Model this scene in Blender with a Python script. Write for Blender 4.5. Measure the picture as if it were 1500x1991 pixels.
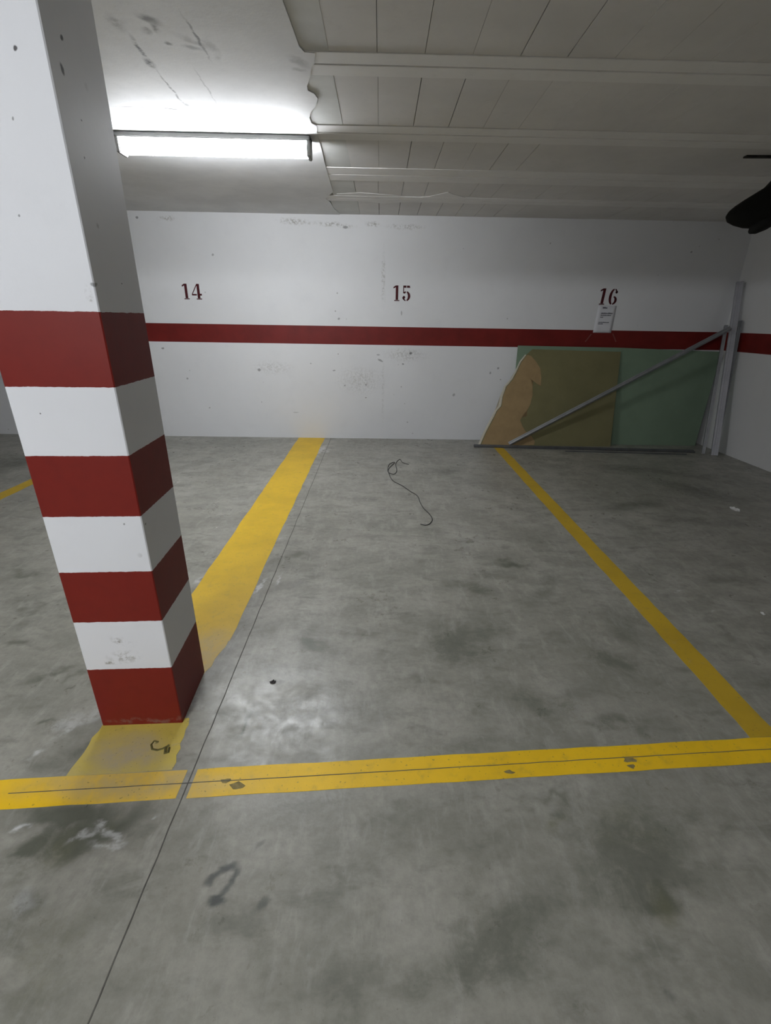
import bpy, bmesh, math, random
import numpy as np
from mathutils import Vector, Matrix

random.seed(7)
scn = bpy.context.scene
C = scn.collection
for o in list(bpy.data.objects):
    bpy.data.objects.remove(o)

# ------------------------------------------------------------------ camera
S = 1.45 / 1.4
CAM_F, PITCH, ROLL, YAW = 904.4, .3926, .0164, .0168
CAM_O = Vector((0, 0, 1.45))
_cp, _sp, _cw, _sw = math.cos(PITCH), math.sin(PITCH), math.cos(YAW), math.sin(YAW)
FW = Vector((_sw * _cp, _cw * _cp, -_sp))
_R0 = Vector((_cw, -_sw, 0))
_U0 = _R0.cross(FW)
RT = _R0 * math.cos(ROLL) + _U0 * math.sin(ROLL)
UP = RT.cross(FW)
cam_data = bpy.data.cameras.new('camera')
cam = bpy.data.objects.new('camera', cam_data)
C.objects.link(cam)
cam.matrix_world = Matrix(((RT.x, UP.x, -FW.x, CAM_O.x), (RT.y, UP.y, -FW.y, CAM_O.y),
                           (RT.z, UP.z, -FW.z, CAM_O.z), (0, 0, 0, 1)))
cam_data.sensor_fit = 'HORIZONTAL'
cam_data.sensor_width = 36
cam_data.lens = 36 * CAM_F / 1500
cam_data.clip_start = .02
scn.camera = cam

# ------------------------------------------------------------------ world, exposure, lamp power
world = bpy.data.worlds.new('world')
scn.world = world
world.use_nodes = True
world.node_tree.nodes['Background'].inputs[0].default_value = (.02, .021, .023, 1)
world.node_tree.nodes['Background'].inputs[1].default_value = 1
scn.view_settings.view_transform = 'Standard'
scn.view_settings.look = 'None'
scn.view_settings.gamma = 1
scn.view_settings.use_curve_mapping = False
scn.view_settings.exposure = 0.0
TUBE_BAY = 97.0        # emission of the opal cover in the bay
TUBE_AISLE = 198.0      # emission of the same cover over the drive aisle
TUBE_COL = (.93, .96, 1.0)

# ------------------------------------------------------------------ geometry of the place (metres)
CZ = 2.517             # ceiling
WY = 6.0235            # back wall
WX = 4.20              # right wall
LX, RY = -9.0, -7.5    # far left wall, wall behind


def ray(px, py):
    return FW + RT * ((px - 750) / CAM_F) - UP * ((py - 995.5) / CAM_F)


def on_z(px, py, z=0.):
    d = ray(px, py)
    return CAM_O + d * ((z - CAM_O.z) / d.z)


def on_y(px, py, y=WY):
    d = ray(px, py)
    return CAM_O + d * (y / d.y)


def on_lean(px, py, yb, yt, h):
    """point of a board leaning from y=yb at the floor to y=yt at height h"""
    d = ray(px, py)
    k = (yt - yb) / h
    t = (yb + k * CAM_O.z) / (d.y - k * d.z)
    return CAM_O + d * t


# ------------------------------------------------------------------ object helpers
def link(name, me, mat=None, parent=None):
    o = bpy.data.objects.new(name, me)
    C.objects.link(o)
    if mat:
        me.materials.append(mat)
    if parent:
        o.parent = parent
    return o


def obj(name, bm, mat=None, parent=None, smooth=False):
    me = bpy.data.meshes.new(name)
    bmesh.ops.recalc_face_normals(bm, faces=bm.faces)
    bm.to_mesh(me)
    bm.free()
    if smooth:
        for p in me.polygons:
            p.use_smooth = True
    return link(name, me, mat, parent)


def tag(o, label=None, cat=None, group=None, kind=None):
    if label: o['label'] = label
    if cat: o['category'] = cat
    if group: o['group'] = group
    if kind: o['kind'] = kind
    return o


def thing(name, label, cat, loc=(0, 0, 0), group=None):
    o = bpy.data.objects.new(name, None)
    o.empty_display_size = .1
    C.objects.link(o)
    o.location = loc
    return tag(o, label, cat, group)


def box(bm, x0, x1, y0, y1, z0, z1):
    v = [bm.verts.new(p) for p in ((x0, y0, z0), (x1, y0, z0), (x1, y1, z0), (x0, y1, z0),
                                   (x0, y0, z1), (x1, y0, z1), (x1, y1, z1), (x0, y1, z1))]
    for f in ((0, 3, 2, 1), (4, 5, 6, 7), (0, 1, 5, 4), (1, 2, 6, 5), (2, 3, 7, 6), (3, 0, 4, 7)):
        bm.faces.new([v[i] for i in f])


def prism(bm, pts, off):
    """polygon of 3-D points thickened by the vector off"""
    off = Vector(off)
    a = [bm.verts.new(p) for p in pts]
    b = [bm.verts.new(Vector(p) + off) for p in pts]
    n = len(a)
    bm.faces.new(a)
    bm.faces.new(b[::-1])
    for i in range(n):
        bm.faces.new((a[i], b[i], b[(i + 1) % n], a[(i + 1) % n]))


def tube(bm, pts, rad, seg=8, caps=True):
    pts = [Vector(p) for p in pts]
    n = len(pts)
    rad = rad if isinstance(rad, (list, tuple)) else [rad] * n
    rings = []
    ref = Vector((0, 0, 1))
    for i, p in enumerate(pts):
        t = (pts[min(i + 1, n - 1)] - pts[max(i - 1, 0)]).normalized()
        r = ref if abs(t.dot(ref)) < .95 else Vector((0, 1, 0))
        a = t.cross(r).normalized()
        b = a.cross(t)
        rings.append([bm.verts.new(p + (a * math.cos(2 * math.pi * k / seg) + b * math.sin(2 * math.pi * k / seg)) * rad[i])
                      for k in range(seg)])
    for i in range(n - 1):
        for k in range(seg):
            bm.faces.new((rings[i][k], rings[i][(k + 1) % seg], rings[i + 1][(k + 1) % seg], rings[i + 1][k]))
    if caps:
        bm.faces.new(rings[0][::-1])
        bm.faces.new(rings[-1])


# ------------------------------------------------------------------ material helpers
class Mat:
    def __init__(self, name, rough=.6, spec=.3, metal=0.):
        self.m = bpy.data.materials.new(name)
        self.m.use_nodes = True
        self.nt = self.m.node_tree
        self.b = self.nt.nodes['Principled BSDF']
        self.b.inputs['Roughness'].default_value = rough
        self.b.inputs['Specular IOR Level'].default_value = spec
        self.b.inputs['Metallic'].default_value = metal
        self.pos = self.n('ShaderNodeNewGeometry').outputs['Position']
        self._warp = None

    def n(self, t, **kw):
        x = self.nt.nodes.new(t)
        for k, v in kw.items():
            setattr(x, k, v)
        return x

    def put(self, sock, v):
        if isinstance(v, bpy.types.NodeSocket):
            self.nt.links.new(v, sock)
        elif isinstance(v, (tuple, list)) and len(v) == 3 and sock.type == 'RGBA':
            sock.default_value = (*v, 1)
        else:
            sock.default_value = v

    def math(self, op, a, b=0., clamp=False):
        x = self.n('ShaderNodeMath', operation=op, use_clamp=clamp)
        self.put(x.inputs[0], a)
        self.put(x.inputs[1], b)
        return x.outputs[0]

    def noise(self, scale, detail=4, rough=.55, vec=None, stretch=None, rot=0., dist=0.):
        v = vec or self.pos
        if stretch:
            mp = self.n('ShaderNodeMapping')
            self.put(mp.inputs['Vector'], v)
            mp.inputs['Rotation'].default_value = (0, 0, rot)
            mp.inputs['Scale'].default_value = stretch
            v = mp.outputs[0]
        x = self.n('ShaderNodeTexNoise')
        self.put(x.inputs['Vector'], v)
        x.inputs['Scale'].default_value = scale
        x.inputs['Detail'].default_value = detail
        x.inputs['Roughness'].default_value = rough
        x.inputs['Distortion'].default_value = dist
        return x.outputs['Fac']

    def ramp(self, v, a, b, c=0., d=1., smooth=True):
        x = self.n('ShaderNodeMapRange')
        x.interpolation_type = 'SMOOTHSTEP' if smooth else 'LINEAR'
        self.put(x.inputs[0], v)
        for i, q in zip((1, 2, 3, 4), (a, b, c, d)):
            x.inputs[i].default_value = q
        return x.outputs[0]

    def mix(self, fac, a, b, mode='MIX'):
        x = self.n('ShaderNodeMix', data_type='RGBA', blend_type=mode)
        self.put(x.inputs[0], fac)
        self.put(x.inputs[6], a)
        self.put(x.inputs[7], b)
        return x.outputs[2]

    def warp(self, amt=.03, scale=9):
        t = self.n('ShaderNodeTexNoise')
        self.put(t.inputs['Vector'], self.pos)
        t.inputs['Scale'].default_value = scale
        t.inputs['Detail'].default_value = 3
        s = self.n('ShaderNodeVectorMath', operation='SUBTRACT')
        self.nt.links.new(t.outputs['Color'], s.inputs[0])
        s.inputs[1].default_value = (.5, .5, .5)
        m = self.n('ShaderNodeVectorMath', operation='SCALE')
        self.nt.links.new(s.outputs[0], m.inputs[0])
        m.inputs['Scale'].default_value = amt
        a = self.n('ShaderNodeVectorMath', operation='ADD')
        self.nt.links.new(m.outputs[0], a.inputs[0])
        self.put(a.inputs[1], self.pos)
        return a.outputs[0]

    def ell(self, vec, c, rot, r, hard=.35, amt=1.):
        """0..1 mask of an ellipsoid at c with half axes r"""
        mp = self.n('ShaderNodeMapping', vector_type='TEXTURE')
        self.put(mp.inputs['Vector'], vec)
        mp.inputs['Location'].default_value = c
        mp.inputs['Rotation'].default_value = rot
        mp.inputs['Scale'].default_value = r
        ln = self.n('ShaderNodeVectorMath', operation='LENGTH')
        self.nt.links.new(mp.outputs[0], ln.inputs[0])
        return self.ramp(ln.outputs['Value'], hard, 1.15, amt, 0.)

    def total(self, lst):
        if not lst:
            return 0.
        t = lst[0]
        for q in lst[1:]:
            t = self.math('MAXIMUM', t, q)
        return t

    def col(self, v):
        self.put(self.b.inputs['Base Color'], v)
        return self

    def rough(self, v):
        self.put(self.b.inputs['Roughness'], v)

    def bump(self, h, strength=.3, dist=.01):
        x = self.n('ShaderNodeBump')
        x.inputs['Strength'].default_value = strength
        x.inputs['Distance'].default_value = dist
        self.put(x.inputs['Height'], h)
        self.nt.links.new(x.outputs[0], self.b.inputs['Normal'])


def seg_floor(p, q, z=0.):
    """centre, z rotation and half length of a stain between two floor (or ceiling) spots"""
    a, b = on_z(*p, z), on_z(*q, z)
    d = b - a
    return (a + b) / 2, math.atan2(d.y, d.x), d.length / 2


# ================================================================== MATERIALS
# stains, dark patches, marks and painted lamp reflection on the floor, (end, end, half width m, amount), stored as masks on the floor mesh
DARK = [((600, 1010), (900, 1040), .10, .25), ((1000, 1180), (1100, 1120), .06, .35), ((880, 1260), (1000, 1200), .10, .4), ((950, 1330), (1130, 1420), .08, .4),
        ((560, 1180), (640, 1290), .03, .3), ((0, 1200), (150, 1160), .03, .45), ((30, 1330), (170, 1290), .025, .5), ((900, 1900), (1100, 1790), .06, .45),
        ((750, 1960), (900, 1880), .05, .4), ((450, 1900), (560, 1830), .04, .25), ((1120, 1660), (1330, 1650), .06, .4), ((1000, 1540), (1060, 1620), .03, .3),
        ((1100, 1760), (1330, 1560), .10, .5), ((1150, 1700), (1320, 1760), .12, .55),
        ((1240, 1590), (1330, 1740), .06, .5), ((800, 1950), (1120, 1730), .07, .5), ((1260, 1800), (1310, 1700), .04, .7),
        ((1075, 1610), (1110, 1540), .03, .5), ((860, 1130), (980, 1160), .07, .6), ((960, 1098), (1040, 1092), .04, .75),
        ((880, 1060), (935, 1050), .02, .6), ((840, 920), (900, 912), .10, .45), ((1110, 1240), (1270, 1330), .10, .5),
        ((1040, 1380), (1110, 1350), .05, .35), ((1180, 1180), (1260, 1280), .08, .35), ((560, 1240), (630, 1250), .04, .65),
        ((450, 1440), (500, 1370), .022, .75), ((440, 1110), (600, 1075), .03, .3), ((840, 1220), (960, 1300), .13, .55),
        ((660, 1190), (800, 1150), .03, .35), ((700, 1400), (830, 1380), .02, .3),
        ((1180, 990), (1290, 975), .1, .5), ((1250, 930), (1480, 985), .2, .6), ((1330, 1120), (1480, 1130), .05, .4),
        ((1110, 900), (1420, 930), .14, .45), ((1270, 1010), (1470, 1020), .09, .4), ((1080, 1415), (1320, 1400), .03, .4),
        ((0, 890), (60, 905), .35, .65), ((20, 1250), (70, 1240), .03, .6), ((60, 1410), (120, 1395), .015, .7),  # first entry darkens the floor at far left by the back wall
        ((10, 1100), (80, 1130), .03, .5), ((130, 1490), (190, 1430), .02, .5), ((100, 1340), (170, 1300), .02, .45),
        ((0, 1590), (260, 1570), .04, .95), ((20, 1700), (250, 1580), .07, 1.), ((100, 1650), (320, 1560), .045, .85), ((0, 1660), (120, 1600), .05, .9),
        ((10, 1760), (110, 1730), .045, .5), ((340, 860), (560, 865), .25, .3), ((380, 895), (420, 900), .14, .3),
        ((590, 870), (560, 1050), .05, .3), ((560, 1080), (600, 1075), .06, .5), ((1000, 1560), (1160, 1540), .015, .4),
        ((1395, 1215), (1430, 1235), .03, .45), ((700, 1600), (850, 1560), .04, .25), ((600, 1960), (720, 1850), .05, .25)]
OLIVE = [((1280, 1770), (1310, 1700), .05, .5), ((1200, 1640), (1300, 1600), .06, .4), ((40, 1700), (180, 1600), .06, .45),
        ((200, 1620), (260, 1580), .03, .4), ((0, 1950), (180, 1760), .1, .35), ((1060, 1610), (1110, 1560), .03, .4)]
BLACK = [((396, 1722), (430, 1690), .010, .85), ((425, 1692), (462, 1682), .009, .9), ((462, 1682), (450, 1722), .008, .85),
        ((450, 1715), (430, 1745), .009, .8), ((405, 1748), (438, 1755), .012, .95), ((500, 1762), (520, 1748), .012, .6),
        ((498, 1648), (512, 1636), .006, .5), ((1290, 1925), (1310, 1945), .007, .5), ((525, 1328), (540, 1324), .008, .0)]
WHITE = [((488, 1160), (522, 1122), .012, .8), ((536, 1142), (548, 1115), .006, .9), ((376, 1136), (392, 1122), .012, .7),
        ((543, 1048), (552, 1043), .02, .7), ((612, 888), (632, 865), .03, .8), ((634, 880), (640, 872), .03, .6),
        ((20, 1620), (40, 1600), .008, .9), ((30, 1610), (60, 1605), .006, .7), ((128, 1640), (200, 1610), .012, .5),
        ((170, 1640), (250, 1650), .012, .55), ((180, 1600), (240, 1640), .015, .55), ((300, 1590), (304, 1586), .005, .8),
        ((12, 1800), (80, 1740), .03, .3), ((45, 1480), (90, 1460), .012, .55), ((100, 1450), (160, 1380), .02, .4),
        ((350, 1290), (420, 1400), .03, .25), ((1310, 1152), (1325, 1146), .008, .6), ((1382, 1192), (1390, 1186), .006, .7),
        ((490, 1400), (690, 1385), .10, .18), ((500, 1330), (640, 1305), .06, .16), ((110, 1440), (190, 1380), .05, .3)]  # pale patches here paint the lamp's reflection into the floor colour

# ---- concrete floor
def concrete_floor():
    m = Mat('polished_concrete', spec=.45)
    w = m.warp(.07, 4.5)
    big = m.noise(.9, 5, .6, dist=.6)
    mid = m.noise(3.2, 6, .65, vec=w, stretch=(1, 1.8, 1), rot=-.5)
    fine = m.noise(34, 5, .7)
    swirl = m.noise(5.5, 5, .62, vec=w, stretch=(1.0, 2.4, 1), rot=.9, dist=.35)
    c = m.mix(m.ramp(big, .3, .7), (0.279, 0.270, 0.232), (0.382, 0.372, 0.329))
    c = m.mix(m.ramp(mid, .38, .64, 0, .85), c, (0.222, 0.218, 0.186))
    c = m.mix(m.ramp(swirl, .5, .7, 0, .7), c, (0.165, 0.165, 0.139))
    strk = m.noise(4, 6, .7, vec=w, stretch=(3.4, .9, 1), rot=-.75, dist=.2)
    c = m.mix(m.ramp(strk, .5, .68, 0, .5), c, (0.413, 0.402, 0.361))
    c = m.mix(m.ramp(m.noise(11, 6, .7, vec=w), .52, .72, 0, .3), c, (0.155, 0.153, 0.129))
    c = m.mix(m.ramp(m.noise(2.1, 4, .6, vec=w, stretch=(2.2, 1, 1), rot=.5), .6, .8, 0, .5), c, (0.372, 0.366, 0.346))
    at = m.n('ShaderNodeAttribute', attribute_name='stains_and_sheen')
    sp = m.n('ShaderNodeSeparateColor')
    m.nt.links.new(at.outputs['Color'], sp.inputs[0])
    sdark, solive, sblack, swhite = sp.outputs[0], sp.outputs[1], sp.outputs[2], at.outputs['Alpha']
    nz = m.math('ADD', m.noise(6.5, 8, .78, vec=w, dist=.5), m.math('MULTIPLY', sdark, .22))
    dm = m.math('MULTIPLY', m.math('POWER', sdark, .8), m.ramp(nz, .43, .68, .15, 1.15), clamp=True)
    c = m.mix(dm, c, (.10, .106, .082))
    c = m.mix(m.math('MULTIPLY', solive, m.ramp(m.noise(9, 7, .75, vec=w), .38, .62, .1, .85)), c, (.14, .14, .075))
    c = m.mix(sblack, c, (.05, .058, .06))
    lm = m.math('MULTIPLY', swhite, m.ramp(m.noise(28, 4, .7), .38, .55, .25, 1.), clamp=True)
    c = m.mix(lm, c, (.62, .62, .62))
    # pits and grain
    c = m.mix(m.ramp(fine, .3, .75, .0, .55), c, m.mix(1., c, (.62, .62, .62), 'MULTIPLY'))
    c = m.mix(m.ramp(m.noise(120, 2, .5), .70, .78, 0, .5), c, (.07, .07, .06))
    c = m.mix(.04, c, (.9, .88, .72))
    m.col(c)
    rr = m.ramp(m.noise(2.6, 6, .7, vec=w, dist=.8), .3, .72, .29, .44)
    rr = m.math('ADD', rr, m.ramp(m.noise(16, 5, .7), .35, .7, -.05, .12), clamp=True)
    m.rough(rr)
    m.bump(m.math('ADD', m.noise(60, 4, .6), m.math('MULTIPLY', m.noise(4, 3, .5), 2.)), .12, .004)
    return m.m


def painted_wall(name, base=(.72, .725, .735), marks=(), bands=None, seed=0., gloss=.55, dirt=()):
    m = Mat(name, rough=gloss, spec=.3)
    big = m.noise(1.1, 4, .6)
    c = m.mix(m.ramp(big, .3, .7), tuple(x * .95 for x in base), base)
    c = m.mix(m.ramp(m.noise(5, 5, .65), .5, .8, 0, .18), c, tuple(x * .8 for x in base))
    # sparse little pits
    v = m.n('ShaderNodeTexVoronoi')
    m.put(v.inputs['Vector'], m.pos)
    v.inputs['Scale'].default_value = 6.5
    v.inputs['Randomness'].default_value = 1
    pit = m.math('MULTIPLY', m.ramp(v.outputs['Distance'], .035, .075, 1, 0), m.ramp(m.noise(3.1, 2), .52, .6, 0, .6))
    c = m.mix(pit, c, (.24, .23, .22))
    if bands:
        sp = m.n('ShaderNodeSeparateXYZ')
        m.put(sp.inputs[0], m.pos)
        z = m.math('ADD', sp.outputs[2], m.math('MULTIPLY', m.math('SUBTRACT', m.noise(45, 3), .5), .005))
        red = None
        for lo, hi in bands:
            q = m.math('MULTIPLY', m.math('GREATER_THAN', z, lo), m.math('LESS_THAN', z, hi))
            red = q if red is None else m.math('ADD', red, q)
        rc = m.mix(m.ramp(m.noise(20, 4), .4, .8, 0, .35), (.185, .0135, .008), (.14, .011, .008))
        c = m.mix(red, c, rc)
    wf = m.warp(.02, 25)
    ms = []
    for cc, rot, r, a in marks:
        ms.append(m.ell(wf, cc, rot, r, .6, a))
    if ms:
        c = m.mix(m.total(ms), c, (.05, .045, .045))
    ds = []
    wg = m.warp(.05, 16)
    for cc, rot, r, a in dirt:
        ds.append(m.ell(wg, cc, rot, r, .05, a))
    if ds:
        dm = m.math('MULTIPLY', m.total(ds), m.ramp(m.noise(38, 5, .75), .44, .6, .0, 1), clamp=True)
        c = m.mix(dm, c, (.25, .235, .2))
    m.col(c)
    m.bump(m.math('ADD', m.noise(70, 3, .6), m.math('MULTIPLY', m.noise(7, 4, .6), 3.)), .07, .003)
    return m.m


def paint_yellow(name, worn=.2, base=(.74, .475, .022), scuffs=()):
    m = Mat(name, rough=.5, spec=.4)
    c = m.mix(m.ramp(m.noise(3, 4, .6), .35, .7), base, tuple(x * .86 for x in base))
    c = m.mix(m.ramp(m.noise(18, 5, .65), .5, .85, 0, .5), c, (.33, .25, .06))
    wear = m.ramp(m.noise(9, 6, .75, dist=.5), .78 - worn * .75, .95 - worn * .6, 0, .85)
    if scuffs:
        w = m.warp(.12, 7)
        sm_ = m.total([m.ell(w, q, (0, 0, 0), r, .2, a) for q, r, a in scuffs])
        wear = m.math('MAXIMUM', wear, m.math('MULTIPLY', sm_, m.ramp(m.noise(11, 5, .7), .3, .6, .45, 1.)), clamp=True)
    c = m.mix(wear, c, (.46, .39, .24))
    c = m.mix(m.ramp(m.noise(90, 2, .5), .66, .74, 0, .55), c, (.14, .12, .06))
    m.col(c)
    m.bump(m.noise(60, 4, .6), .12, .004)
    return m.m


def flat(name, col, rough=.6, spec=.3, metal=0., var=.12, scale=12, bump=.05):
    m = Mat(name, rough, spec, metal)
    m.col(m.mix(m.ramp(m.noise(scale, 5, .6), .3, .75), col, tuple(x * (1 - var) for x in col)))
    if bump:
        m.bump(m.noise(50, 3), bump, .004)
    return m.m


def emission(name, col, strength):
    m = bpy.data.materials.new(name)
    m.use_nodes = True
    nt = m.node_tree
    nt.nodes.remove(nt.nodes['Principled BSDF'])
    e = nt.nodes.new('ShaderNodeEmission')
    e.inputs[0].default_value = (*col, 1)
    e.inputs[1].default_value = strength
    nt.links.new(e.outputs[0], nt.nodes['Material Output'].inputs[0])
    return m


M_FLOOR = concrete_floor()


def wmark(px, py, rx, rz, a, rot=0.):
    p = on_y(px, py)
    return (p, (0, rot, 0), (rx, .3, rz), a)


wall_marks = [wmark(799, 687, .02, .015, .8), wmark(504, 719, .02, .018, .6), wmark(740, 701, .04, .012, .5, .5),
              wmark(712, 748, .012, .012, .6), wmark(712, 773, .013, .008, .6), wmark(784, 708, .015, .01, .6), wmark(671, 750, .012, .01, .5),
              wmark(414, 495, .014, .014, .5), wmark(672, 442, .03, .016, .6), wmark(883, 768, .02, .02, .45), wmark(317, 677, .018, .012, .6),
              wmark(365, 736, .012, .012, .5), wmark(408, 793, .012, .012, .4), wmark(659, 620, .015, .012, .5), wmark(781, 609, .01, .03, .4),
              wmark(266, 423, .018, .014, .6), wmark(1345, 490, .012, .012, .6), wmark(969, 716, .014, .014, .6), wmark(954, 725, .012, .018, .5),
              wmark(974, 738, .012, .01, .5), wmark(576, 802, .04, .006, .3), wmark(650, 720, .02, .008, .5), wmark(736, 690, .02, .01, .4)]
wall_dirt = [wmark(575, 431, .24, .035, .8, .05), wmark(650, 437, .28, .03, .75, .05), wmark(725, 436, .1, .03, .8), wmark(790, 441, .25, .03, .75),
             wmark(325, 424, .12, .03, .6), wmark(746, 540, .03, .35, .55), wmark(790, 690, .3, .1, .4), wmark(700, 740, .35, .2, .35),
             wmark(745, 760, .02, .5, .3), wmark(530, 715, .3, .1, .3)]
M_WALL = painted_wall('white_wall_paint', marks=wall_marks, dirt=wall_dirt)
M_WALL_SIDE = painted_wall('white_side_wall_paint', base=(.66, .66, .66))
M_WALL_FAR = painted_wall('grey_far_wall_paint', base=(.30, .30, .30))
M_RED = flat('red_wall_paint', (.165, .012, .009), .5, .3, var=.25, scale=5)
M_NUM = flat('dark_red_stencil_paint', (.075, .010, .014), .6, .2, var=.3, scale=30)
SCUFF = [((-.78, 1.70, 0), (.35, .30, .2), .6), ((-.80, 1.10, 0), (.45, .09, .2), .65), ((-.90, 1.21, 0), (.17, .11, .2), 1.)]
M_YEL = paint_yellow('yellow_line_paint', .12, scuffs=SCUFF)
M_YEL_FRONT = paint_yellow('bright_yellow_front_line_paint', .05, (.90, .56, .014), scuffs=SCUFF)
M_YEL_WORN = paint_yellow('worn_yellow_line_paint', .3, (.64, .50, .10), scuffs=SCUFF)
M_YEL_THIN = paint_yellow('faded_yellow_line_paint', .25, (.55, .36, .025))
M_JOINT = flat('dark_joint_filler', (.14, .135, .12), .8, .1, var=.4, scale=20)


# ---- ceiling
def ceil_mat(name, base, cracks=(), smudge=(), rough=.75, v=.15):
    m = Mat(name, rough=rough, spec=.2)
    c = m.mix(m.ramp(m.noise(1.6, 5, .6), .3, .7), base, tuple(x * (1 - v) for x in base))
    c = m.mix(m.ramp(m.noise(14, 5, .7), .5, .8, 0, .3), c, tuple(x * .75 for x in base))
    wf = m.warp(.035, 12)
    ms = [m.ell(wf, *q) for q in cracks]
    if ms:
        c = m.mix(m.math('MULTIPLY', m.total(ms), m.ramp(m.noise(22, 4, .7), .35, .55, .15, 1.)), c, (.10, .10, .10))
    wg = m.warp(.1, 8)
    ss = [m.ell(wg, *q) for q in smudge]
    if ss:
        c = m.mix(m.math('MULTIPLY', m.total(ss), m.ramp(m.noise(9, 5, .7), .35, .6, .2, 1.)), c, (.17, .17, .165))
    m.col(c)
    m.bump(m.math('ADD', m.noise(45, 4, .65), m.math('MULTIPLY', m.noise(6, 4, .6), 3.)), .09, .004)
    return m.m


def cseg(p, q, hw, a, hard=.2):
    cc, r, L = seg_floor(p, q, CZ)
    return (cc, (0, 0, r), (L * 1.1, hw, .3), hard, a)


cracks = [cseg((250, 62), (300, 130), .014, .9), cseg((280, 108), (302, 133), .022, .95), cseg((298, 128), (365, 210), .007, .7),
          cseg((352, 20), (410, 115), .008, .75), cseg((375, 125), (425, 205), .006, .4), cseg((215, 205), (300, 207), .006, .6),
          cseg((300, 208), (380, 213), .008, .8), cseg((385, 212), (470, 218), .007, .75), cseg((480, 220), (600, 226), .006, .5),
          cseg((285, 217), (305, 219), .02, .6), cseg((355, 198), (370, 206), .02, .5)]
smudge = [cseg((262, 22), (320, 50), .035, .85), cseg((268, 55), (300, 60), .02, .8), cseg((300, 45), (316, 64), .022, .95),
          cseg((314, 76), (330, 86), .022, .95), cseg((350, 88), (400, 98), .025, .6), cseg((220, 25), (245, 60), .03, .7),
          cseg((330, 60), (420, 95), .03, .4), cseg((560, 105), (600, 130), .03, .45), cseg((570, 130), (600, 135), .02, .4),
          cseg((400, 60), (430, 120), .03, .35)]
M_PLASTER = ceil_mat('ceiling_plaster', (.74, .74, .74), cracks, smudge)
M_BLOCK = ceil_mat('ceiling_block_concrete', (.72, .705, .69), v=.12)
M_JOIST = ceil_mat('ceiling_joist_concrete', (.80, .79, .775), v=.1)
M_MORTAR = ceil_mat('grey_mortar', (.68, .685, .665), v=.2)
M_GAP = flat('dark_block_gap', (.055, .055, .055), .9, .05, var=.4, scale=15)


# ================================================================== SETTING
def vnoise(x, y, sc, seed):
    """smooth value noise, -1..1"""
    rs = np.random.RandomState(seed)
    g = rs.rand(256, 256) * 2 - 1
    u, v = x * sc + 50, y * sc + 50
    i, j = np.floor(u).astype(int), np.floor(v).astype(int)
    fu, fv = u - i, v - j
    fu, fv = fu * fu * (3 - 2 * fu), fv * fv * (3 - 2 * fv)
    G = lambda a, b: g[a % 256, b % 256]
    return ((G(i, j) * (1 - fu) + G(i + 1, j) * fu) * (1 - fv) + (G(i, j + 1) * (1 - fu) + G(i + 1, j + 1) * fu) * fv)


def make_floor():
    xs = np.concatenate([np.arange(LX, -3.5, .25), np.arange(-3.5, -1.6, .02), np.arange(-1.6, 2.2, .0085), np.arange(2.2, WX, .016), [WX + .3]])
    ys = [RY, -3, -1, 0., .3]
    y = .35
    while y < WY:
        ys.append(y)
        y += .006 + .0026 * max(0, y - .6)
    ys = np.array(ys + [WY, WY + .3])
    X, Y = np.meshgrid(xs, ys)
    nx, ny = len(xs), len(ys)
    co = np.zeros((nx * ny, 3))
    co[:, 0], co[:, 1] = X.ravel(), Y.ravel()
    ii = (np.arange(ny - 1)[:, None] * nx + np.arange(nx - 1)[None]).ravel()
    quads = np.stack([ii, ii + 1, ii + nx + 1, ii + nx], 1)
    me = bpy.data.meshes.new('floor')
    me.vertices.add(len(co)); me.vertices.foreach_set('co', co.ravel())
    me.loops.add(quads.size); me.loops.foreach_set('vertex_index', quads.ravel())
    me.polygons.add(len(quads)); me.polygons.foreach_set('loop_start', np.arange(0, quads.size, 4))
    me.update(calc_edges=True)
    x, y = co[:, 0], co[:, 1]
    out = np.zeros((len(co), 4))
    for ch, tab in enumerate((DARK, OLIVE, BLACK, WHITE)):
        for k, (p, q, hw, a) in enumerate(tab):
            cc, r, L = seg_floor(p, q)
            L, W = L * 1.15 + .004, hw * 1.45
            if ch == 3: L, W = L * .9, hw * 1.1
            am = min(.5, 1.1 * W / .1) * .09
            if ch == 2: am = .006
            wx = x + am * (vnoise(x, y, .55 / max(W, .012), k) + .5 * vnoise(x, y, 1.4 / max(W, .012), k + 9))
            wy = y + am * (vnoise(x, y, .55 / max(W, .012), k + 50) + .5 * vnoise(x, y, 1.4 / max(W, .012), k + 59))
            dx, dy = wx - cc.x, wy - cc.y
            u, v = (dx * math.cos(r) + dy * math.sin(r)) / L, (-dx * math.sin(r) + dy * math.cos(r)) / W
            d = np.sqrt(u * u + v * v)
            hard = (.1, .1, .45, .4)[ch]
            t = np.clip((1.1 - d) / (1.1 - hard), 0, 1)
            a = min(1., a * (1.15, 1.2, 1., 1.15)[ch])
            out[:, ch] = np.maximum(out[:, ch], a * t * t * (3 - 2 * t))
    at = me.attributes.new('stains_and_sheen', 'FLOAT_COLOR', 'POINT')
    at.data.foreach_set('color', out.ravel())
    return me


floor = tag(link('floor', make_floor(), M_FLOOR), kind='structure')

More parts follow.
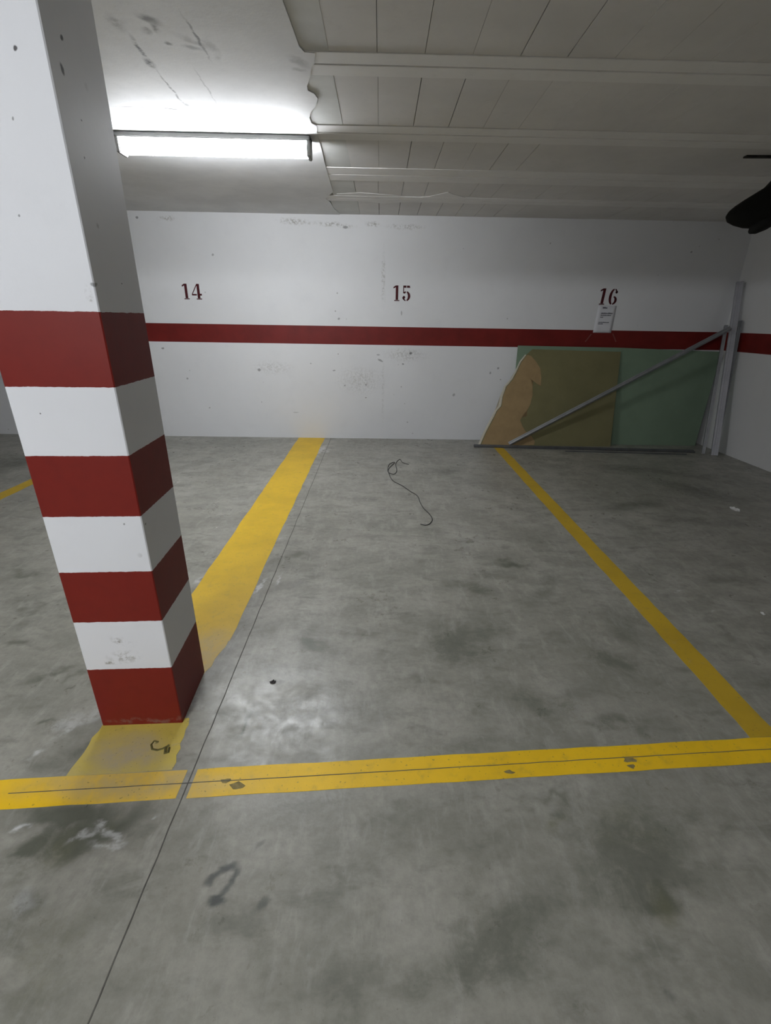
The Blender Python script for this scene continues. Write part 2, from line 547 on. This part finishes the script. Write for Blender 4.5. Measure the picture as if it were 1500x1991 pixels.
bm = bmesh.new()
box(bm, LX, WX + .3, WY, WY + .25, -.05, CZ + .2)
wall_back = tag(obj('wall_back', bm, M_WALL), kind='structure')
bm = bmesh.new()
box(bm, WX, WX + .25, RY, WY, -.05, CZ + .2)
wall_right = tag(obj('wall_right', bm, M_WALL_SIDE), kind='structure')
bm = bmesh.new()
box(bm, LX - .25, LX, RY - .25, WY + .25, -.05, CZ + .2)
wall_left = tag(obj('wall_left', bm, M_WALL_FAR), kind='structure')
bm = bmesh.new()
box(bm, LX, WX + .25, RY - .25, RY, -.05, CZ + .2)
wall_front = tag(obj('wall_front', bm, M_WALL_FAR), kind='structure')

# red band round the walls
bm = bmesh.new()
box(bm, LX, WX, WY - .0012, WY + .001, 1.1607, 1.3676)
obj('red_band', bm, M_RED, wall_back)
bm = bmesh.new()
box(bm, WX - .0012, WX + .001, RY, WY - .0012, 1.1607, 1.3676)
obj('red_band', bm, M_RED, wall_right)


# bay numbers, stencilled
def arc_poly(cx, cy, rx, ry, tx, ty, a0, a1, n=14):
    """sector of an elliptic ring (outer radii rx, ry, thickness tx at the sides, ty at top/bottom), degrees"""
    o, i = [], []
    for k in range(n + 1):
        a = math.radians(a0 + (a1 - a0) * k / n)
        o.append((cx + rx * math.cos(a), cy + ry * math.sin(a)))
        i.append((cx + (rx - tx) * math.cos(a), cy + (ry - ty) * math.sin(a)))
    return [(o[k], o[k + 1], i[k + 1], i[k]) for k in range(n)]


def rect(x0, x1, y0, y1):
    return [((x0, y0), (x1, y0), (x1, y1), (x0, y1))]


DIG = {
    '1': rect(.20, .40, .07, 1.) + [((.02, .80), (.20, .88), (.20, 1.), (.02, .90))] + rect(.10, .50, 0, .06),
    '4': rect(.42, .62, .07, .25) + rect(.42, .62, .37, 1.) + rect(.32, .74, 0, .06) + rect(.0, .37, .25, .35) + rect(.42, .76, .25, .37)
         + [((.0, .35), (.07, .35), (.42, .88), (.42, 1.))],
    '5': rect(.06, .12, .50, 1.) + rect(.06, .30, .86, 1.) + [((.34, .86), (.60, .86), (.56, 1.), (.34, 1.))]
         + arc_poly(.30, .32, .32, .32, .19, .08, -80, 80) + arc_poly(.30, .32, .32, .32, .19, .08, 100, 140, 6)
         + arc_poly(.30, .32, .32, .32, .13, .07, 195, 262, 8) + arc_poly(.13, .24, .10, .10, .1, .1, 0, 360, 10),
    '6': arc_poly(.33, .50, .32, .50, .19, .09, 98, 262, 20) + arc_poly(.33, .27, .31, .27, .18, .08, -82, 82, 16)
         + arc_poly(.33, .50, .28, .50, .10, .08, 30, 82, 8) + arc_poly(.5, .78, .09, .09, .09, .09, 0, 360, 10),
}


def number(text, x, z, h, slant=0., w=.64):
    bm = bmesh.new()
    n = len(text)
    pitch = h * .66
    for i, ch in enumerate(text):
        ox = x + (i - n / 2) * pitch
        for poly in DIG[ch]:
            vs = []
            for px, py in poly:
                vs.append(bm.verts.new((ox + (px * w / .64) * h * .92 + slant * (py - .5) * h, WY - .0012, z + (py - .5) * h)))
            try:
                bm.faces.new(vs)
            except ValueError:
                pass
    bmesh.ops.remove_doubles(bm, verts=bm.verts, dist=.0004)
    o = obj('bay_number', bm, M_NUM, wall_back)
    o['label'] = 'dark red stencilled number %s' % text
    md = o.modifiers.new('thickness', 'SOLIDIFY')
    md.thickness = .0008
    md.offset = 0
    return o


number('14', -2.205, 1.715, .165)
number('15', .257, 1.735, .165)
number('16', 2.700, 1.738, .175, .06)


# painted lines on the floor
def floor_poly(bm, pts, z0=-.001, z1=.0010):
    prism(bm, [(x, y, z0) for x, y in pts], (0, 0, z1 - z0))


def frontY(x, base):
    return base + .0663 * x


FU, FL, FJ = 1.1544 * S, 1.0526 * S, 1.1033 * S
LLX, LRX, JX, RLX, RRX = -1.013 * S, -.6887 * S, -.6105 * S, 1.3778 * S, 1.4909 * S
# line between bays 14 and 15, behind and in front of the pillar
PX0, PX1, PY0, PY1 = -1.0095 * S, -.721 * S, 1.308 * S, 1.5823 * S


def ragged(p, q, n, amp):
    out = []
    for i in range(n + 1):
        t = i / n
        out.append((p[0] + (q[0] - p[0]) * t + random.uniform(-amp, amp), p[1] + (q[1] - p[1]) * t + random.uniform(-amp, amp)))
    return out


bm = bmesh.new()
floor_poly(bm, ragged((LLX, WY - .003), (LLX, PY1 - .2), 46, .004) + ragged((LRX - .05, PY1 - .05), (LRX, 1.85), 6, .006) + ragged((LRX, 1.85), (LRX, WY - .003), 40, .004))
obj('bay_line', bm, M_YEL, floor)
bm = bmesh.new()
a, b = on_z(127, 1508), on_z(195, 1412)
c_, d = on_z(352, 1412), on_z(328, 1500)
floor_poly(bm, ragged((LLX - .0, frontY(LLX, FU) + .003), (LLX, PY0 + .02), 8, .005) + ragged((LRX - .015, PY0 + .02), (LRX + .01, frontY(LRX, FU) + .003), 8, .005))
tag(obj('bay_line', bm, M_YEL_WORN, floor), 'worn pale yellow patch before the pillar')
# right bay line
bm = bmesh.new()
floor_poly(bm, ragged((RLX, 5.62), (RLX, frontY(RLX, FU) - .001), 50, .003) + ragged((RRX, frontY(RRX, FU) - .001), (RRX, 5.62), 50, .003))
obj('bay_line', bm, M_YEL_THIN, floor)
# left bay line
bm = bmesh.new()
floor_poly(bm, ragged((-3.30, WY - .01), (-3.30, 1.0), 40, .004) + ragged((-3.18, 1.0), (-3.18, WY - .01), 40, .004))
obj('bay_line', bm, M_YEL_THIN, floor)
# front line, broken where the joint crosses it; a hair-line joint splits it lengthwise
def front_strip(x0, x1, base0, base1, mat):
    bm = bmesh.new()
    n = max(2, int((x1 - x0) / .08))
    p = [(x0 + (x1 - x0) * i / n, frontY(x0 + (x1 - x0) * i / n, base0) + random.uniform(-.0015, .0015)) for i in range(n + 1)]
    q = [(x1 + (x0 - x1) * i / n, frontY(x1 + (x0 - x1) * i / n, base1) + random.uniform(-.0015, .0015)) for i in range(n + 1)]
    floor_poly(bm, p + q)
    return obj('front_line', bm, mat, floor)


front_strip(-3.6, JX - .018, FL, FU, M_YEL_FRONT)
front_strip(JX + .016, WX - .02, FL, FU, M_YEL_FRONT)
# joints
bm = bmesh.new()
pts = ragged((JX, WY - .01), (JX, -1.), 90, .0018)
floor_poly(bm, pts + [(x + .0034, y) for x, y in reversed(pts)], -.001, .0013)
obj('floor_joint', bm, M_JOINT, floor)
bm = bmesh.new()
pts = [(x, frontY(x, FJ) + random.uniform(-.0008, .0008)) for x in [i * .06 - 1.2 for i in range(75)]]
floor_poly(bm, pts + [(x, y + .0028) for x, y in reversed(pts)], -.001, .0014)
obj('floor_joint', bm, M_JOINT, floor)
# chipped paint on the front line
M_CHIP = flat('bare_chipped_concrete', (.30, .24, .10), .8, .2, var=.4, scale=60)
bm = bmesh.new()
for (px, py), s in (((460, 1528), .028), ((992, 1502), .022), ((1225, 1478), .03), ((1228, 1490), .02), ((440, 1518), .02)):
    p = on_z(px, py)
    n = 9
    floor_poly(bm, [(p.x + s * random.uniform(.5, 1.1) * math.cos(6.283 * k / n), p.y + .6 * s * random.uniform(.4, 1.) * math.sin(6.283 * k / n)) for k in range(n)], -.001, .00125)
tag(obj('paint_chips', bm, M_CHIP, floor), kind='stuff')
# dark scrawl on the worn patch before the pillar
M_SCRAWL = flat('dark_scrawl', (.16, .14, .05), .8, .2, var=.4, scale=60)
bm = bmesh.new()
tube(bm, [on_z(x, y, .0012) for x, y in ((308, 1443), (300, 1441), (294, 1448), (296, 1457), (306, 1459), (316, 1456), (326, 1451))], .0035, 5)
tube(bm, [on_z(x, y, .0012) for x, y in ((329, 1449), (322, 1454), (321, 1465), (327, 1463), (329, 1454))], .005, 5)
obj('scrawl', bm, M_SCRAWL, floor)

# ---- ceiling: a slab, plaster on the left, blocks between joists on the right
bm = bmesh.new()
box(bm, LX, WX + .3, RY, WY + .3, CZ + .05, CZ + .25)
ceiling = tag(obj('ceiling', bm, M_GAP), kind='structure')
# jagged plaster edge, from the near end to the wall
edge_px = [(540, -60), (550, 0), (556, 15), (572, 60), (582, 88), (592, 99), (613, 101), (612, 120), (605, 133), (604, 147), (597, 165), (599, 174),
           (612, 181), (618, 190), (614, 205), (604, 216), (602, 228), (606, 238), (616, 243), (618, 262), (622, 275), (628, 300), (634, 325), (640, 345),
           (648, 372), (634, 385), (642, 392), (650, 405), (660, 413)]
edge = [on_z(x, y, CZ) for x, y in edge_px]
rim = [(-.36, RY), (-.36, 1.0)]
for p in edge:
    rim.append((p.x, min(max(p.y, rim[-1][1] + .002), WY - .003)))
rim.append((edge[-1].x, WY))
bm = bmesh.new()
zb, zt = CZ - .0045, CZ + .055
cols = [[bm.verts.new(q) for q in ((LX, y, zb), (x, y, zb), (x, y, zt))] for x, y in rim]
for a, b in zip(cols, cols[1:]):
    bm.faces.new((a[0], b[0], b[1], a[1]))
    bm.faces.new((a[1], b[1], b[2], a[2]))
obj('plaster', bm, M_PLASTER, ceiling)
# grey mortar between plaster edge and first block
bm = bmesh.new()
for y0, y1, x0, x1 in ((2.835, 3.45, -.50, -.235), (3.69, 4.29, -.55, -.235), (4.65, 5.17, -.45, -.235), (5.38, WY, -.5, -.235), (2.0, 2.625, -.5, -.235), (1.08, 1.78, -.5, -.235), (-1, 0.86, -.5, -.235)):
    box(bm, x0, x1, y0, y1, CZ + .001, CZ + .05)
obj('mortar_fill', bm, M_MORTAR, ceiling)
# joists (pairs of flanges)
joists = [(-.0, .20), (.86, 1.08), (1.78, 2.0), (2.625, 2.835), (3.45, 3.69), (4.29, 4.65), (5.17, 5.38)]
k = -1
while joists[0][0] > RY + 1:
    joists.insert(0, (joists[0][0] - .84, joists[0][1] - .84))
for y0, y1 in joists:
    ym = (y0 + y1) / 2
    bm = bmesh.new()
    x0 = -.55
    drop = .0025
    box(bm, x0, WX, y0, ym - .006, CZ - drop + (.012 if x0 < -.3 and False else 0), CZ + .05)
    box(bm, x0, WX, ym + .006, y1, CZ - drop, CZ + .05)
    box(bm, x0, WX, ym - .006, ym + .006, CZ + .004, CZ + .05)
    # flanges stop where the plaster starts
    for v in bm.verts:
        if v.co.x < -.5:
            v.co.x = -.55
    bmesh.ops.bevel(bm, geom=[e for e in bm.edges], offset=.002, segments=1, affect='EDGES')
    obj('joist', bm, M_JOIST, ceiling)
# downstand beam over the mouth of the bays
bm = bmesh.new()
box(bm, LX, WX, .45, .70, 2.295, CZ + .05)
tag(obj('trim_1', bm, M_PLASTER), kind='structure')
# hollow blocks between the joists: one course per gap, open joints between the blocks
prev = RY
for i, (y0, y1) in enumerate(joists + [(WY, WY)]):
    if y0 - prev > .1:
        bm = bmesh.new()
        x = -.235
        while x < WX - .01:
            w = .21 + random.uniform(-.004, .004)
            g = random.choice((.001, .002, .004, .007)) if x < 1.2 else random.choice((.0, .001, .0015))
            if prev > 4.6: g = random.choice((.001, .005))
            x2 = min(x + w, WX)
            dz = random.uniform(-.0006, .0006)
            box(bm, x + g / 2, x2 - g / 2, prev + .001, y0 - .001, CZ + .0015 + dz, CZ + .05)
            x += w
        obj('block_course', bm, M_BLOCK, ceiling)
    prev = y1
# ragged mortar smear along the joist nearest the wall
bm = bmesh.new()
top = [(655, 377), (700, 375), (760, 379), (800, 385), (835, 382), (872, 374), (885, 379), (905, 384), (950, 386)]
bot = [(950, 390), (900, 391), (850, 391), (775, 394), (745, 396), (700, 390), (660, 388)]
prism(bm, [on_z(x, y, CZ - .001) for x, y in top + bot], (0, 0, .012))
obj('mortar_smear', bm, M_JOIST, ceiling)
# dark slot near the right edge
bm = bmesh.new()
a, b = on_z(1446, 305, CZ), on_z(1560, 307, CZ)
prism(bm, [(a.x, a.y, CZ - .009), (b.x, b.y - .02, CZ - .009), (b.x, b.y - .05, CZ - .009), (a.x, a.y - .035, CZ - .009)], (0, 0, .014))
obj('ceiling_slot', bm, M_GAP, ceiling)

# ================================================================== PILLAR
BZ = [1.4566, 1.2607, 1.0618, .8661, .6684, .4722, .2685]
bands = [(BZ[1], BZ[0]), (BZ[3], BZ[2]), (BZ[5], BZ[4]), (-1, BZ[6])]
W_, D_ = PX1 - PX0, PY1 - PY0
PR = .0496


def pil(lx, ly, lz):
    """pillar-local (x from the near right corner to the left, y into depth) to world"""
    c, s = math.cos(PR), math.sin(PR)
    return Vector((PX1 + lx * c - ly * s, PY0 + lx * s + ly * c, lz))


def on_pil_front(px, py):
    d = ray(px, py)
    nrm = Vector((math.sin(PR), -math.cos(PR), 0))
    return CAM_O + d * ((pil(0, 0, 0) - CAM_O).dot(nrm) / d.dot(nrm))


def on_pil_side(px, py):
    d = ray(px, py)
    nrm = Vector((math.cos(PR), math.sin(PR), 0))
    return CAM_O + d * ((pil(0, 0, 0) - CAM_O).dot(nrm) / d.dot(nrm))


pm = [(on_pil_front(30, 95), (0, 0, 0), (.005, .02, .006), .95), (on_pil_side(120, 72), (0, 0, 0), (.02, .007, .006), .9),
      (on_pil_side(121, 132), (0, .0, 0), (.02, .008, .012), .95), (on_pil_front(78, 803), (0, 0, 0), (.003, .02, .003), .8),
      (on_pil_front(28, 232), (0, 0, 0), (.003, .02, .004), .6), (on_pil_front(38, 421), (0, 0, 0), (.003, .02, .003), .6),
      (on_pil_side(158, 232), (0, 0, 0), (.02, .004, .003), .7), (on_pil_side(164, 305), (0, 0, 0), (.02, .004, .003), .7),
      (on_pil_side(283, 1020), (0, 0, 0), (.02, .005, .004), .6), (on_pil_front(240, 1018), (0, 0, 0), (.004, .02, .005), .6),
      (on_pil_side(237, 551), (0, 0, 0), (.02, .004, .003), .7), (on_pil_front(181, 553), (0, 0, 0), (.009, .02, .006), .6)]
pd = [(on_pil_front(240, 1248), (0, .5, 0), (.05, .04, .018), .8), (on_pil_front(245, 1278), (0, 0, 0), (.07, .04, .03), .7),
      (on_pil_front(215, 1288), (0, 0, 0), (.03, .04, .012), .9), (on_pil_front(180, 580), (0, 0, 0), (.012, .03, .04), .5),
      (on_pil_front(290, 1400), (0, 0, 0), (.25, .1, .015), .35)]
M_PILLAR = painted_wall('pillar_paint', base=(.80, .805, .83), marks=pm, bands=bands, dirt=pd, gloss=.5)
bm = bmesh.new()
n = 60
ring = [(0, 0), (0, D_), (-W_, D_), (-W_, 0)]
box(bm, -W_, 0, 0, D_, 0, CZ - .004)
bmesh.ops.bevel(bm, geom=[e for e in bm.edges if abs(e.verts[0].co.z - e.verts[1].co.z) > 1], offset=.003, segments=1, affect='EDGES')
pillar = obj('pillar', bm, M_PILLAR)
pillar.matrix_world = Matrix.Translation((PX1, PY0, 0)) @ Matrix.Rotation(PR, 4, 'Z')
tag(pillar, 'square concrete pillar with red and white bands standing on the floor at the front line', 'pillar')
# grime collar and crumbs at the foot
M_GRIME = flat('grey_grime', (.17, .155, .12), .9, .1, var=.4, scale=60)

# ================================================================== LAMPS
M_HOUS = flat('lamp_housing_paint', (.12, .12, .115), .45, .3)
M_CAPS = flat('end_cap_plastic', (.22, .22, .21), .5, .3)


def luminaire(x0, x1, y, z, strength, label, rz=0.):
    L = x1 - x0
    t = thing('tube_lamp', label, 'lamp', ((x0 + x1) / 2, y, z), 'fluorescent tube lamps on the ceiling')
    bm = bmesh.new()
    box(bm, -L / 2, L / 2, -.060, .060, -.030, 0)
    bmesh.ops.bevel(bm, geom=list(bm.edges), offset=.004, segments=2, affect='EDGES')
    obj('housing', bm, M_HOUS, t)
    for s in (-1, 1):
        bm = bmesh.new()
        box(bm, s * L / 2 - (.024 if s > 0 else 0), s * L / 2 + (.024 if s < 0 else 0), -.054, .054, -.112, -.002)
        bmesh.ops.bevel(bm, geom=list(bm.edges), offset=.005, segments=2, affect='EDGES')
        obj('end_cap', bm, M_CAPS, t)
    bm = bmesh.new()
    n = 14
    sec = [(.050 * math.cos(math.pi * k / n), -.028 - .082 * math.sin(math.pi * k / n) ** .8) for k in range(n + 1)]
    prism(bm, [(-L / 2 + .022, y_, z_) for y_, z_ in sec], (L - .044, 0, 0))
    obj('diffuser', bm, emission('lit_opal_cover_%d' % int(strength), TUBE_COL, strength), t)
    t.rotation_euler = (0, 0, rz)
    return t


luminaire(-1.68, -.455, 3.665, CZ - .003, TUBE_BAY, 'lit fluorescent tube lamp on the ceiling plaster right of the pillar')
luminaire(-2.2, -.98, -1.7, CZ - .003, TUBE_AISLE, 'lit fluorescent tube lamp over the drive aisle behind the viewpoint')

# ================================================================== PAPER NOTICE
P0 = on_y(1155, 646)
px0, px1, pz0, pz1 = 2.583, 2.803, 1.340, 1.640
t = thing('paper_notice', 'white paper sheet with grey print taped to the wall under number 16', 'notice', ((px0 + px1) / 2, WY, pz0))
bm = bmesh.new()
nx, nz = 6, 8
vs = [[bm.verts.new(((i / nx - .5) * (px1 - px0) + .012 * j / nz, -.0025 - .004 * (1 - j / nz) * abs(math.sin(i * .9)), j / nz * (pz1 - pz0))) for i in range(nx + 1)]
      for j in range(nz + 1)]
for j in range(nz):
    for i in range(nx):
        bm.faces.new((vs[j][i], vs[j][i + 1], vs[j + 1][i + 1], vs[j + 1][i]))
sheet = obj('sheet', bm, flat('notice_paper', (.68, .68, .71), .7, .2, var=.04), t, True)
md = sheet.modifiers.new('thickness', 'SOLIDIFY')
md.thickness = .0004
M_INK = flat('grey_print', (.20, .20, .22), .8, .1, var=.3, scale=60)
for zz, xa, xb, h in ((.268, -.055, .0, .018), (.210, -.065, .075, .016), (.190, -.065, .060, .012), (.168, -.065, -.03, .013), (.112, -.078, .05, .010), (.094, -.078, -.02, .012)):
    bm = bmesh.new()
    x = xa
    while x < xb:                                   # one ragged ink run per line, joined by its foot
        w = random.uniform(.006, .018)
        box(bm, x + .01, min(x + w, xb) + .01, -.0080, -.0072, zz, zz + h * random.uniform(.6, 1.))
        x += w
    obj('print_line', bm, M_INK, t)
M_TAPE = flat('clear_tape', (.20, .055, .045), .3, .5, var=.2)
for x, z, a in ((-.155, -.062, 1.0), (.165, -.055, -1.0)):
    bm = bmesh.new()
    c, s = math.cos(a), math.sin(a)
    q = [Vector((x + u * c - v * s, -.0016, z + u * s + v * c)) for u, v in ((-.055, -.007), (.055, -.007), (.055, .007), (-.055, .007))]
    prism(bm, q, (0, -.0006, 0))
    obj('tape_strip', bm, M_TAPE, t)

# ================================================================== LEANING BOARDS
M_GREEN = flat('green_board_face', (.20, .275, .195), .8, .15, var=.12, scale=3)
M_OLIVE = flat('olive_board_face', (.195, .18, .09), .8, .15, var=.12, scale=4)
M_TAN = flat('tan_torn_paper', (.34, .24, .125), .9, .1, var=.15, scale=9)
M_CORE = flat('plaster_core', (.62, .58, .48), .9, .1)


def board(name, pix, yb, yt, h, thick, mat, parent=None, off=0.):
    pts = [on_lean(x, y, yb, yt, h) for x, y in pix]
    for p in pts:
        p.z = max(p.z, .001)
    nrm = Vector((0, h, yb - yt)).normalized()
    pts = [p - nrm * off for p in pts]
    bm = bmesh.new()
    prism(bm, pts, nrm * thick)
    bmesh.ops.triangulate(bm, faces=[f for f in bm.faces if len(f.verts) > 4])
    return obj(name, bm, mat, parent)


H = 1.15
g = thing('plasterboard_panel', 'green plasterboard panel leaning on the back wall behind the steel studs', 'board', (3., 5.85, 0))
o = board('panel_face', [(1008, 672), (1204, 676), (1404, 684), (1352, 867), (1100, 864), (990, 861)], 5.845, 5.985, H, .013, M_GREEN)
# anchored below floor line of the front board
o.parent = g
o.matrix_parent_inverse = Matrix.Translation(g.location).inverted()
g2 = thing('plasterboard_panel', 'olive broken plasterboard panel with a torn tan edge leaning on the green panel', 'board', (2.1, 5.72, 0))
pix = [(934, 866), (944, 842), (957, 817), (966, 799), (974, 790), (977, 770), (984, 752), (996, 738), (1004, 723), (1013, 704), (1024, 690), (1036, 679),
       (1208, 684), (1204, 720), (1196, 790), (1187, 870)]
o = board('panel_face', pix, 5.745, 5.965, H, .013, M_OLIVE)
o.parent = g2
o.matrix_parent_inverse = Matrix.Translation(g2.location).inverted()
pix = [(936, 866), (946, 842), (959, 817), (968, 799), (976, 790), (979, 770), (986, 752), (998, 738), (1006, 723), (1015, 704), (1026, 690), (1033, 692),
       (1042, 702), (1051, 716), (1053, 734), (1052, 750), (1046, 747), (1038, 741), (1031, 735), (1036, 750), (1036, 768), (1032, 785), (1026, 797), (1017, 808),
       (1012, 817), (1016, 828), (1022, 838), (1034, 848), (1040, 858), (1039, 865), (1010, 866)]
o = board('torn_paper', pix, 5.745, 5.965, H, .002, M_TAN, None, .0025)
tag(o, 'tan paper backing torn bare')
o.parent = g2
o.matrix_parent_inverse = Matrix.Translation(g2.location).inverted()
# pale broken edge
pix = [(930, 866), (940, 842), (953, 817), (963, 798), (971, 789), (974, 769), (981, 751), (994, 736), (1002, 722), (1011, 703), (1022, 689),
       (1024, 691), (1014, 704), (1005, 723), (997, 738), (985, 752), (978, 770), (975, 790), (967, 799), (958, 817), (945, 842), (935, 866)]
o = board('broken_edge', pix, 5.745, 5.965, H, .011, M_CORE)
o.parent = g2
o.matrix_parent_inverse = Matrix.Translation(g2.location).inverted()

# ================================================================== STEEL STUDS
M_STEEL = flat('galvanised_steel', (.42, .43, .45), .42, .5, .75, var=.2, scale=9)
M_STEEL_D = flat('dull_galvanised_steel', (.16, .165, .17), .5, .4, .6, var=.25, scale=9)
M_WSTEEL = flat('white_primed_profile', (.40, .40, .43), .5, .4, .1, var=.15, scale=6)


def stud(name, a, b, w, d, face, mat, label, lip=.006, t=.0014, group=None, notch=False):
    """C profile from a to b; the web faces the direction 'face'"""
    a, b = Vector(a), Vector(b)
    ax = (b - a).normalized()
    f = Vector(face)
    f = (f - ax * f.dot(ax)).normalized()
    s = ax.cross(f)
    sec = [(-w / 2 + lip, -d), (-w / 2, -d), (-w / 2, 0), (-w * .18, 0), (-w * .12, -.004), (w * .12, -.004), (w * .18, 0), (w / 2, 0), (w / 2, -d), (w / 2 - lip, -d)]
    inn = [(-w / 2 + lip, -d + t), (-w / 2 + t, -d + t), (-w / 2 + t, -t), (-w * .18, -t), (-w * .12, -.004 - t), (w * .12, -.004 - t), (w * .18, -t), (w / 2 - t, -t), (w / 2 - t, -d + t), (w / 2 - lip, -d + t)]
    bm = bmesh.new()
    rows = []
    n = 12
    for k in range(n + 1):
        p = a + (b - a) * (k / n) - a
        rows.append(([bm.verts.new(p + s * u + f * v) for u, v in sec], [bm.verts.new(p + s * u + f * v) for u, v in inn]))
    m = len(sec)
    for k in range(n):
        (o0, i0), (o1, i1) = rows[k], rows[k + 1]
        for j in range(m - 1):
            bm.faces.new((o0[j], o0[j + 1], o1[j + 1], o1[j]))
            bm.faces.new((i0[j + 1], i0[j], i1[j], i1[j + 1]))
        for j in (0, m - 1):
            bm.faces.new((o0[j], o1[j], i1[j], i0[j]))
    for k in (0, n):
        o_, i_ = rows[k]
        for j in range(m - 1):
            bm.faces.new((o_[j], o_[j + 1], i_[j + 1], i_[j]))
    o = obj(name, bm, mat)
    o.location = a
    return tag(o, label, 'metal profile', group)


# upright ones, leaning into the corner
q = Vector((3.985, 5.385, .002))
stud('steel_stud', (4.025, 5.37, .004), (4.130, 5.90, 1.915), .068, .045, (-.5, -1, 0), M_WSTEEL,
     'tallest upright pale steel stud leaning into the right corner')
stud('steel_stud', (4.100, 5.46, .004), (4.150, 5.74, 1.50), .035, .04, (-.6, -1, 0), M_STEEL_D,
     'short dull steel stud standing right of the tallest upright stud')
stud('steel_stud', (3.935, 5.44, .004), (4.060, 5.83, 1.45), .034, .03, (-.4, -1, 0), M_STEEL,
     'narrow upright steel stud left of the tallest upright stud')
# diagonal one
A_ = on_y(990, 862, 5.70); A_.z = max(A_.z, .037)
B_ = on_y(1422, 636, 5.70)
stud('steel_stud', A_, B_, .040, .034, (0, -.8, 1), M_STEEL, 'long steel stud leaning diagonally across the green and olive boards')
# small bracket on the diagonal stud's foot
p = on_y(1038, 846, 5.62)
# profile lying on the floor
a, b = on_z(922, 869), on_z(1350, 880)
stud('steel_track', (a.x, a.y, .022), (b.x, b.y, .022), .05, .03, (0, -.3, 1), M_STEEL_D, 'dark steel track lying on the floor along the foot of the boards')
a, b = on_z(1100, 878), on_z(1335, 884)
stud('steel_track', (a.x, a.y, .010), (b.x, b.y, .010), .02, .009, (0, 0, 1), M_STEEL_D, 'thin short steel strip lying on the floor before the dark track')

# ================================================================== BLACK DUCT AT THE RIGHT EDGE
M_BLACK = flat('black_rubber', (.012, .012, .011), .7, .2, var=.3, scale=12)
t0 = on_y(1480, 415, 3.7)
d = thing('vent_duct', 'black drooping duct end hanging under the ceiling at the right edge', 'duct', (on_y(1530, 330, 3.7).x, 3.7, CZ - .01))
loc = Vector(d.location)
path = [on_y(x, y, 3.7) - loc for x, y in ((1570, 290), (1556, 330), (1535, 368), (1508, 395), (1480, 408), (1452, 415), (1432, 419), (1420, 421), (1414, 421))]
rad = [.13, .13, .13, .128, .118, .09, .062, .038, .012]
bm = bmesh.new()
tube(bm, path, rad, 20)
obj('hose', bm, M_BLACK, d, True)
bm = bmesh.new()
pp = [on_y(x, y, 3.66) - loc for x, y in ((1500, 418), (1482, 434), (1466, 446), (1458, 452))]
tube(bm, pp, [.07, .055, .035, .012], 16)
obj('hose_flap', bm, M_BLACK, d, True)

# ================================================================== THINGS ON THE FLOOR
# wire
wpx = [(795, 903), (783, 899), (778, 893), (770, 901), (772, 915), (766, 922), (755, 917), (757, 903), (768, 899), (756, 912), (758, 924), (765, 935), (782, 944), (798, 955), (812, 964),
       (817, 976), (824, 988), (836, 1000), (841, 1010), (836, 1018), (828, 1021), (818, 1019)]
bm = bmesh.new()
pts = [on_z(x, y, .004) for x, y in wpx]
# smooth the run
sm = []
for i in range(len(pts) - 1):
    p0, p1, p2, p3 = pts[max(i - 1, 0)], pts[i], pts[i + 1], pts[min(i + 2, len(pts) - 1)]
    for k in range(5):
        t_ = k / 5
        sm.append(.5 * ((2 * p1) + (p2 - p0) * t_ + (2 * p0 - 5 * p1 + 4 * p2 - p3) * t_ ** 2 + (3 * p1 - p0 - 3 * p2 + p3) * t_ ** 3))
sm.append(pts[-1])
c0 = sm[0].copy(); c0.z = 0
tube(bm, [p - c0 for p in sm], .0032, 6)
o = obj('wire', bm, flat('dark_wire', (.05, .05, .05), .6, .3), None, True)
o.location = c0
tag(o, 'thin dark wire lying curled on the floor of bay 15', 'wire')


def crumpled(name, px, py, sx, sy, sz, mat, label, cat, rot=0.):
    p = on_z(px, py)
    bm = bmesh.new()
    bmesh.ops.create_icosphere(bm, subdivisions=3, radius=1)
    for v in bm.verts:
        k = 1 + .35 * math.sin(v.co.x * 5 + px) * math.cos(v.co.y * 4 + py) + random.uniform(-.12, .12)
        v.co = Vector((v.co.x * sx * k, v.co.y * sy * k, max(0., (v.co.z + .5)) * sz * k))
    o = obj(name, bm, mat)
    o.location = (p.x, p.y, 0)
    o.rotation_euler = (0, 0, rot)
    return tag(o, label, cat)


M_SCRAP = flat('white_paper_scrap', (.62, .62, .60), .8, .2)
M_STONE = flat('dark_stone', (.06, .055, .055), .8, .2)
crumpled('paper_scrap', 1429, 992, .014, .040, .015, M_SCRAP, 'crumpled white paper scrap on the floor near the right wall', 'litter', .3)
crumpled('pebble', 531, 1327, .011, .008, .006, M_STONE, 'small dark pebble on the shiny floor patch right of the pillar foot', 'pebble', .4)
crumpled('paper_scrap', 1484, 1194, .006, .012, .006, M_SCRAP, 'tiny white paper scrap on the floor at the right edge beside the bay line', 'litter')
